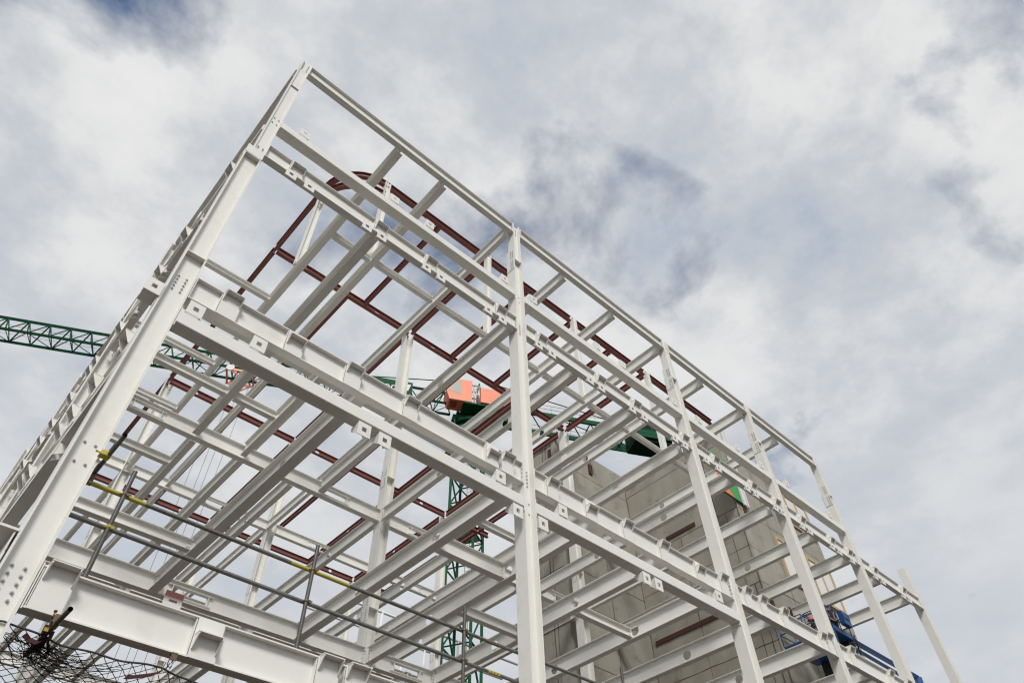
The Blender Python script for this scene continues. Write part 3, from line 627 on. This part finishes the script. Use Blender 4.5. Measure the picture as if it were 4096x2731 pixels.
for k in range(5): mb.tube([J(-0.2+0.16*k, n0+0.2, H-0.3), J(-0.2+0.16*k, n0+0.2, H+2.2)], 0.035, 6)
for z_ in (0.2, 0.8, 1.4): mb.tube([J(-0.3, n0+0.2, H+z_), J(0.5, n0+0.2, H+z_)], 0.03, 6)
mb.build('ladder', ZINC, crane)
# name board on the jib near the mast
mb = MB(); mb.box((-11.6, NC-wj-0.24, H+0.1), (-6.2, NC-wj-0.2, H+1.75), 0, Jf); bd = mb.build('name_board', GREEN, jib)
tx = bpy.data.curves.new('lettering', 'FONT'); tx.body = 'ced'; tx.size = 1.35; tx.extrude = 0.005; tx.align_x = 'LEFT'; tx.materials.append(BOARD)
dg = None
to = bpy.data.objects.new('lettering', tx); COL.objects.link(to)
me = bpy.data.meshes.new_from_object(to.evaluated_get(bpy.context.evaluated_depsgraph_get())); bpy.data.objects.remove(to)
lo = bpy.data.objects.new('lettering', me); COL.objects.link(lo); lo.parent = bd; lo.matrix_parent_inverse = Matrix()
pos = J(-9.6, NC-wj-0.255, H+0.42); lo.matrix_world = Matrix(((D.x, 0, -NN.x, pos.x), (D.y, 0, -NN.y, pos.y), (0, 1, 0, pos.z), (0, 0, 0, 1)))
mb = MB(); mb.add([J(-7.3, NC-wj-0.26, H+1.45), J(-6.35, NC-wj-0.26, H+1.45), J(-6.6, NC-wj-0.26, H+0.5), J(-7.3, NC-wj-0.245, H+1.45), J(-6.35, NC-wj-0.245, H+1.45), J(-6.6, NC-wj-0.245, H+0.5)], [(0, 1, 2), (5, 4, 3), (0, 3, 4, 1), (1, 4, 5, 2), (2, 5, 3, 0)]); mb.build('emblem', BOARD, bd)
# trolley with hoist ropes
ST = -22.2
mb = MB()
for n_ in (-0.95, 0.95): mb.box((ST-1.3, NC+n_-0.05, H-0.55), (ST+1.3, NC+n_+0.05, H-0.32), 0, Jf)
for s in (-1.2, 0, 1.2): bar(mb, J(ST+s, NC-0.95, H-0.42), J(ST+s, NC+0.95, H-0.42), 0.09)
for n_ in (-0.95, 0.95):
    bar(mb, J(ST-1.0, NC+n_, H-0.4), J(ST-0.2, NC+n_*0.8, H+0.9), 0.08); bar(mb, J(ST+1.0, NC+n_, H-0.4), J(ST-0.2, NC+n_*0.8, H+0.9), 0.08); bar(mb, J(ST-1, NC+n_, H-0.45), J(ST+0.2, NC+n_, H-1.2), 0.07); bar(mb, J(ST+1, NC+n_, H-0.45), J(ST+0.2, NC+n_, H-1.2), 0.07)
tr = mb.build('trolley', CORAL, crane)
mb = MB()
for s in (-0.9, 0.9): mb.tube([J(ST+s, NC-1.06, H-0.3), J(ST+s, NC-0.98, H-0.3)], 0.36, 18)
mb.build('wheel', BOARD, tr)
mb = MB()
for s, n_ in ((-1.0, -0.2), (-0.3, 0.2), (0.35, -0.2), (1.0, 0.2)): mb.tube([J(ST+s, NC+n_, H-0.5), J(ST+s*0.8, NC+n_, 7)], 0.016, 4, 0, True, False)
mb.build('hoist_rope', CABLE, tr)

# ------------------------------------------------------------------ guard rail of scaffold tubes
rail = thing('scaffold_guard_rail', (6, 10.45, 4.98), 'scaffold tube guard rail clamped along the lowest white front beam', 'guard rail')
K = 1.045; YR = 10.45
def stube(pts, m=GALV, nm='rail_tube', r=0.035): mb = MB(); mb.tube(pts, r, 14, 0, False, True, True); return mb.build(nm, m, rail, False)
stube([(1.10, YR, 6.30*K), (1.98, YR, 6.305*K)], YEL); stube([(1.98, YR, 6.305*K), (4.55, YR, 6.30*K)]); stube([(4.55, YR, 6.30*K), (5.75, YR, 6.30*K)], YEL); stube([(5.75, YR, 6.30*K), (9.22, YR, 6.30*K)]); stube([(9.22, YR, 6.30*K), (14.5, YR, 6.325*K)])
stube([(1.06, YR, 5.745*K), (9.1, YR, 5.725*K)]); stube([(9.1, YR, 5.725*K), (14.5, YR, 5.72*K)])
for x, zt_ in ((1.56, 6.72), (4.75, 6.76), (8.06, 6.77), (12.65, 6.89)):
    p = stube([(x*K, YR-0.05, 4.78), (x*K, YR-0.05, zt_*K)], DARKTUBE, 'rail_post')
    for z_ in (5.74*K, 6.30*K):
        mb = MB(); mb.tube([(x*K, YR-0.05, z_-0.03), (x*K, YR-0.05, z_+0.03)], 0.036, 12); mb.tube([(x*K-0.03, YR, z_), (x*K+0.03, YR, z_)], 0.037, 12)
        mb.box((x*K+0.025, YR-0.085, z_-0.022), (x*K+0.07, YR-0.055, z_+0.022)); mb.tube([(x*K+0.03, YR-0.07, z_-0.0), (x*K+0.1, YR-0.075, z_+0.01)], 0.011, 6); mb.tube([(x*K-0.07, YR-0.03, z_), (x*K-0.02, YR-0.03, z_)], 0.012, 6)
        mb.build('coupler', CLAMP if x > 2 else YEL if z_ < 6.2 else CLAMP, p)
for z_ in (6.295*K, 5.73*K):
    mb = MB(); mb.tube([(9.05, YR, z_), (9.4, YR, z_)], 0.034, 12)
    for k in range(4): mb.box((9.08+0.08*k, YR-0.06, z_-0.045), (9.12+0.08*k, YR-0.02, z_-0.005))
    mb.build('sleeve', CLAMP if z_ > 6.2 else YEL, rail)
st = stube([(1.118, 9.30, 6.765), (1.118, 10.75, 6.765)], DARKTUBE, 'stub_tube', 0.032)
mb = MB(); mb.hexa([(0.99, 9.86, 6.72), (1.15, 9.86, 6.73), (1.15, 9.98, 6.73), (0.99, 9.98, 6.72), (1.0, 9.87, 6.80), (1.14, 9.87, 6.83), (1.14, 9.97, 6.83), (1.0, 9.97, 6.80)]); mb.tube([(0.95, 9.92, 6.77), (1.01, 9.92, 6.77)], 0.012, 6); mb.tube([(0.935, 9.92, 6.77), (0.95, 9.92, 6.77)], 0.02, 6); mb.tube([(1.118, 9.92, 6.765), (1.118, 10.02, 6.765)], 0.034, 10)
mb.build('girder_clamp', YEL, st)
mb = MB(); mb.tube([(1.118, YR-0.03, 6.765), (1.118, YR+0.03, 6.765)], 0.036, 12); mb.box((1.09, YR-0.03, 6.55), (1.15, YR+0.03, 6.73)); mb.build('coupler', CLAMP, st)

# ------------------------------------------------------------------ safety net under the lowest front beam
clampz = 4.36
ct = thing('clamped_tube', (1.53, 10.0, 4.3), 'short dark scaffold tube clamped under the lowest front beam, open end towards the street', 'scaffold tube')
mb = MB(); mb.tube([(1.475, 9.32, 4.245), (1.475, 10.9, 4.245)], 0.031, 14, 0, False, True, True); mb.build('tube', DARKTUBE, ct, False)
mb = MB(); mb.box((1.44, 9.88, 4.27), (1.53, 10.03, 4.40)); mb.box((1.42, 9.80, 4.26), (1.47, 9.90, 4.34)); mb.tube([(1.475, 9.78, 4.245), (1.475, 9.86, 4.245)], 0.038, 10); mb.tube([(1.475, 9.95, 4.245), (1.475, 10.03, 4.245)], 0.038, 10)
mb.tube([(1.41, 9.82, 4.3), (1.41, 9.82, 4.39)], 0.012, 6); mb.tube([(1.41, 9.82, 4.385), (1.41, 9.82, 4.405)], 0.022, 6); mb.build('girder_clamp', CLAMP, ct)
mb = MB(); mb.box((1.40, 9.97, 4.17), (1.45, 10.03, 4.28)); mb.box((1.5, 10.02, 4.14), (1.54, 10.08, 4.25)); mb.build('strap', STRAP, ct)
mb = MB(); mb.box((1.40, 9.94, 4.19), (1.45, 9.958, 4.235)); mb.build('tag', YEL, ct)
net = thing('safety_net', (3, 11, 4.2), 'black mesh safety net sagging below the lowest front beam in the bottom left corner', 'net')
def edge_z(x):
    for a, b, za, zb_ in ((-1.5, 0.95, 4.0, 4.24), (0.95, 1.5, 4.24, 4.23), (1.5, 3.0, 4.23, 4.24), (3.0, 6.2, 4.24, 4.22), (6.2, 9.6, 4.22, 4.22)):
        if a <= x <= b:
            t_ = (x-a)/(b-a); return za+(zb_-za)*t_-(0.10 if b-a > 1 else 0.03)*4*t_*(1-t_)*(b-a)/2.5
    return 4.2
def netp(x, y):
    d = y-10.14; b = math.exp(-((x-1.5)**2+(d-0.3)**2)/0.10)
    xx = x+(1.5-x)*b*0.7
    return Vector((xx+0.02*math.sin(5*y+x), y+0.025*math.sin(4*x+1.3*y)-b*0.06, edge_z(x)-0.50*(1-math.exp(-d*0.55))-0.05*math.sin(2.1*x)*min(1, d)-b*0.12+0.012*math.sin(9*x+7*y)))
mb = MB(); s = 0.105; nx = int(10.5/s); ny = int(6.5/s)
P2 = {}
for i in range(nx):
    for j in range(ny):
        if (i+j) % 2 == 0: P2[i, j] = netp(-1.4+i*s*0.82, 10.14+j*s*0.92)
for (i, j), p in P2.items():
    for q_ in ((i+1, j+1), (i-1, j+1)):
        if q_ in P2:
            m_ = (p+P2[q_])/2-Vector((0, 0, 0.004)); mb.tube([p, m_, P2[q_]], 0.0055, 3, 0, False, False)
mb.build('mesh', ROPE, net, False)
mb = MB(); pts = [netp(-1.4+0.05*k, 10.13) for k in range(200)]; mb.tube(pts, 0.013, 7, 0, True); mb.build('border_rope', EDGE, net, False)
mb = MB()                                                 # bunched cords where the net is tied up
for k in range(46):
    a = random.uniform(0, 6.28); r_ = random.uniform(0.08, 0.34)*(1.0 if k % 3 else 0.5); p = Vector((1.5, 10.12, 4.2)); e_ = p+Vector((r_*math.cos(a)-0.05, 0.35*abs(math.sin(a))+0.05, -0.02-random.uniform(0.0, 0.10)))
    m_ = (p+e_)/2+Vector((random.uniform(-0.04, 0.04), 0.02, -0.07)); e2_ = e_+Vector((random.uniform(-0.05, 0.05), 0.0, -random.uniform(0.0, 0.06)))
    mb.tube([p, m_, e_, e2_], random.uniform(0.003, 0.008), 4, 0, True)
for k in range(40):
    xa = random.uniform(0.95, 1.7); xb = xa+random.uniform(0.3, 1.1); sg = random.uniform(0.03, 0.2); y_ = random.uniform(10.12, 10.55); pts = []
    for i in range(9):
        t_ = i/8; x_ = xa+(xb-xa)*t_; pts.append(Vector((x_, y_+0.05*math.sin(5*t_+k), edge_z(x_)-0.01-sg*4*t_*(1-t_)-(y_-10.12)*0.35)))
    mb.tube(pts, random.uniform(0.003, 0.0055), 4, 0, True)
    for i in range(2, 8, 3): mb.tube([pts[i], pts[i]+Vector((random.uniform(-.05, .05), random.uniform(-.03, .06), -random.uniform(0.02, 0.08)))], 0.003, 3, 0, True)
mb.build('bunched_cord', ROPE, net, False)
def strap(pts, wd=0.035):
    mb = MB(); vs = []
    for p in pts: vs += [(p[0]-wd*0.3, p[1], p[2]-wd/2), (p[0]+wd*0.3, p[1], p[2]+wd/2), (p[0]-wd*0.3, p[1]+0.004, p[2]-wd/2), (p[0]+wd*0.3, p[1]+0.004, p[2]+wd/2)]
    fs = []
    for k in range(len(pts)-1):
        o_ = 4*k; fs += [(o_, o_+1, o_+5, o_+4), (o_+2, o_+6, o_+7, o_+3), (o_, o_+4, o_+6, o_+2), (o_+1, o_+3, o_+7, o_+5)]
    mb.add(vs, fs); return mb.build('strap', STRAP, net)
strap([(3.05, 9.99, 4.39), (3.05, 10.02, 4.31), (3.02, 10.05, 4.25), (2.97, 10.07, 4.18), (2.88, 10.08, 4.11), (2.755, 10.09, 4.06), (2.62, 10.1, 4.01), (2.56, 10.1, 4.0)], 0.065)
strap([(1.25, 10.1, 4.16), (1.32, 10.12, 4.12), (1.42, 10.1, 4.10), (1.5, 10.05, 4.16)], 0.05)
mb = MB(); mb.box((2.99, 9.97, 4.385), (3.07, 10.05, 4.405)); mb.box((2.99, 9.97, 4.30), (3.07, 9.985, 4.39)); mb.tube([(2.99, 10.0, 4.33), (2.99, 10.02, 4.25), (3.04, 10.03, 4.22), (3.06, 10.02, 4.3)], 0.008, 6); mb.build('beam_clip', CLAMP, net)
mb = MB()
for a in (0, 0.05): mb.tube([(2.97+a, 10.03, 4.28), (2.95+a, 10.05, 4.18), (2.99+a, 10.06, 4.16), (3.01+a, 10.04, 4.26)], 0.007, 6)
mb.build('hook', CLAMP, net)

# ------------------------------------------------------------------ boom lifts and the people in them
def person(loc, rz, label, helmet):
    t_ = thing('person', loc, label, 'person', 'workers on the lift platforms'); T = Matrix.Translation(loc) @ Matrix.Rotation(rz, 4, 'Z')
    def skin(name, pts, edges, m, root=0):
        me = bpy.data.meshes.new(name); me.from_pydata([tuple(T @ Vector(p[:3])) for p in pts], edges, []); me.materials.append(m)
        o = bpy.data.objects.new(name, me); COL.objects.link(o); o.parent = t_; o.matrix_parent_inverse = t_.matrix_world.inverted()
        md = o.modifiers.new('skin', 'SKIN'); md.use_smooth_shade = True
        for i, p in enumerate(pts): me.skin_vertices[0].data[i].radius = (p[3], p[4] if len(p) > 4 else p[3])
        me.skin_vertices[0].data[root].use_root = True
        o.modifiers.new('sub', 'SUBSURF').levels = 1; o.modifiers['sub'].render_levels = 2
        return o
    Bp = [(0, 0, 0.95, .15, .11), (0, 0, 1.15, .14, .10), (0, 0, 1.36, .17, .11), (0, 0, 1.49, .07), (0, 0.01, 1.58, .065), (0, 0.03, 1.66, .085), (0, 0.02, 1.745, .075),
          (-.19, 0, 1.42, .065), (-.27, 0.06, 1.17, .05), (-.2, 0.27, 1.10, .038), (-.17, 0.36, 1.11, .042, .02), (.19, 0, 1.42, .065), (.27, 0.06, 1.17, .05), (.2, 0.27, 1.10, .038), (.17, 0.36, 1.11, .042, .02),
          (-.10, 0, .86, .10), (-.11, 0.02, .48, .07), (-.11, -.02, .09, .05), (-.11, .13, .04, .045), (.10, 0, .86, .10), (.11, 0.02, .48, .07), (.11, -.02, .09, .05), (.11, .13, .04, .045)]
    Be = [(0, 1), (1, 2), (2, 3), (3, 4), (4, 5), (5, 6), (2, 7), (7, 8), (8, 9), (9, 10), (2, 11), (11, 12), (12, 13), (13, 14), (0, 15), (15, 16), (16, 17), (17, 18), (0, 19), (19, 20), (20, 21), (21, 22)]
    # five fingers on each hand
    for s in (-1, 1):
        hi = 10 if s < 0 else 14
        for k, (du, ln) in enumerate(((-.032, .05), (-.011, .065), (.011, .062), (.032, .05))):
            b = len(Bp); x0, y0, z0 = Bp[hi][:3]; Bp += [(x0+du, y0+ln*.6, z0+.004, .009), (x0+du, y0+ln, z0-.025, .008)]; Be += [(hi, b), (b, b+1)]
        b = len(Bp); x0, y0, z0 = Bp[hi][:3]; Bp += [(x0-s*.045, y0+.01, z0-.01, .01), (x0-s*.05, y0+.045, z0-.03, .009)]; Be += [(hi, b), (b, b+1)]
    b = len(Bp); Bp += [(0, .115, 1.655, .014)]; Be += [(5, b)]
    for s in (-1, 1): b = len(Bp); Bp += [(s*.088, .02, 1.66, .014)]; Be += [(5, b)]
    body = skin('body', Bp, Be, SKIN)
    skin('jacket', [(0, 0, 0.92, .175, .135), (0, 0, 1.15, .165, .125), (0, 0, 1.37, .19, .13), (0, 0, 1.50, .085), (-.19, 0, 1.425, .085), (-.27, .06, 1.17, .068), (-.205, .25, 1.105, .052), (.19, 0, 1.425, .085), (.27, .06, 1.17, .068), (.205, .25, 1.105, .052)], [(0, 1), (1, 2), (2, 3), (2, 4), (4, 5), (5, 6), (2, 7), (7, 8), (8, 9)], CLOTH)
    skin('trousers', [(0, 0, 0.98, .165, .125), (-.10, 0, .85, .115), (-.11, .02, .48, .085), (-.11, -.02, .10, .07), (.10, 0, .85, .115), (.11, .02, .48, .085), (.11, -.02, .10, .07)], [(0, 1), (1, 2), (2, 3), (0, 4), (4, 5), (5, 6)], CLOTH)
    if helmet:
        mb = MB(); K = 14
        for r_, z_, r3, z3 in ((.125, 1.70, .118, 1.76), (.118, 1.76, .085, 1.82), (.085, 1.82, .03, 1.85), (.03, 1.85, .001, 1.853), (.16, 1.695, .125, 1.70)):
            vs = [T @ Vector((r_*math.cos(6.283*k/K), .02+r_*1.12*math.sin(6.283*k/K), z_)) for k in range(K)]+[T @ Vector((r3*math.cos(6.283*k/K), .02+r3*1.12*math.sin(6.283*k/K), z3)) for k in range(K)]
            mb.add(vs, [(k, (k+1) % K, K+(k+1) % K, K+k) for k in range(K)], 0, True)
        mb.build('helmet', HIVIS, t_)
        mb = MB()
        for s in (-1, 1): mb.tube([T @ Vector((s*.095, .02, 1.66)), T @ Vector((s*.14, .02, 1.66))], .045, 12)
        mb.build('ear_defender', BLACK, t_)
    else:
        skin('hair', [(0, -.03, 1.68, .08), (0, -.005, 1.745, .085), (0, .05, 1.775, .05)], [(0, 1), (1, 2)], HAIR)
    return t_
def lift(x0, x1, zf, label, right):
    y0, y1 = 13.0, 14.2; t_ = thing('boom_lift', (x0, 13.6, -1.65), label, 'boom lift', 'blue boom lifts by the concrete wall')
    mb = MB(); mb.box((x0, y0, zf-0.08), (x1, y1, zf)); mb.box((x0, y0, zf), (x1, y0+0.03, zf+0.18))
    bx = mb.build('platform', BLUE, t_)
    mb = MB()
    for z_ in (0.55, 1.08):
        pts = [(x0, y0, zf+z_), (x1, y0, zf+z_), (x1, y1, zf+z_), (x0, y1, zf+z_), (x0, y0, zf+z_)]
        for a, b in zip(pts[:-1], pts[1:]): mb.tube([a, b], 0.024, 8)
    for x in (x0, (x0+x1)/2, x1):
        for y in (y0, y1): mb.tube([(x, y, zf), (x, y, zf+1.08)], 0.024, 8)
    mb.build('railing', BLUE, bx)
    mb = MB(); mb.box((x1-0.75, y0-0.22, zf+0.45), (x1-0.05, y0+0.0, zf+1.12)); mb.box((x1-0.7, y0-0.25, zf+0.75), (x1-0.1, y0-0.215, zf+0.95)); mb.build('control_box', BLUE, bx)
    mb = MB(); d = 1 if right else -0.2
    for k, (r_, dz) in enumerate(((0.16, 0), (0.11, -0.42))):
        mb.tube([(x1+0.25, 13.5, zf+(0.42 if right else -0.5)+dz), (x1+8.5*d, 13.6, zf+(0.62 if right else -6)+dz*1.3)], r_*0.9, 4, 0, True, False)
    mb.tube([(x1+8.5*d, 13.6, zf+0.6 if right else zf-6), (x1+7.0*d, 13.6, -0.2)], 0.22, 4, 0, True, False)
    mb.build('boom_arm', BLUE, t_)
    mb = MB(); mb.box((x1-0.2, 13.2, zf-0.75), (x1+0.5, 13.9, zf-0.1))
    for k in range(5): mb.tube([(x1-0.1, 13.0+0.1*k, zf-0.1), (x1+0.3, 13.0, zf+0.25-0.1*k), (x1+0.75, 13.2, zf-0.1-0.08*k), (x1+1.2, 13.4, zf-0.5)], 0.02, 6)
    mb.build('pivot_hoses', BLACK, t_)
    mb = MB(); bxx = x1+7.0*d; mb.box((bxx-1.6, 12.4, -1.1), (bxx+1.6, 14.8, -0.1)); cb_ = mb.build('chassis', BLUE, t_)
    for a in (-1.2, 1.2):
        for y in (12.3, 14.9): mb = MB(); mb.tube([(bxx+a, y-0.18, -1.15), (bxx+a, y+0.18, -1.15)], 0.5, 20); mb.build('wheel', BLACK, t_)
    return t_
lift(33.0, 34.9, 15.5, 'blue boom lift raised by the concrete wall, its boom arm reaching out to the right', True)
person((34.5, 13.45, 15.5), -0.6, 'bare headed worker in dark clothes in the raised blue lift platform', False)
lift(29.9, 32.6, 14.0, 'blue lift platform lower down behind the front beam, holding the helmeted worker', False)
person((32.1, 13.5, 14.0), 0.5, 'worker in an orange helmet with black ear defenders on the lower blue platform', True)
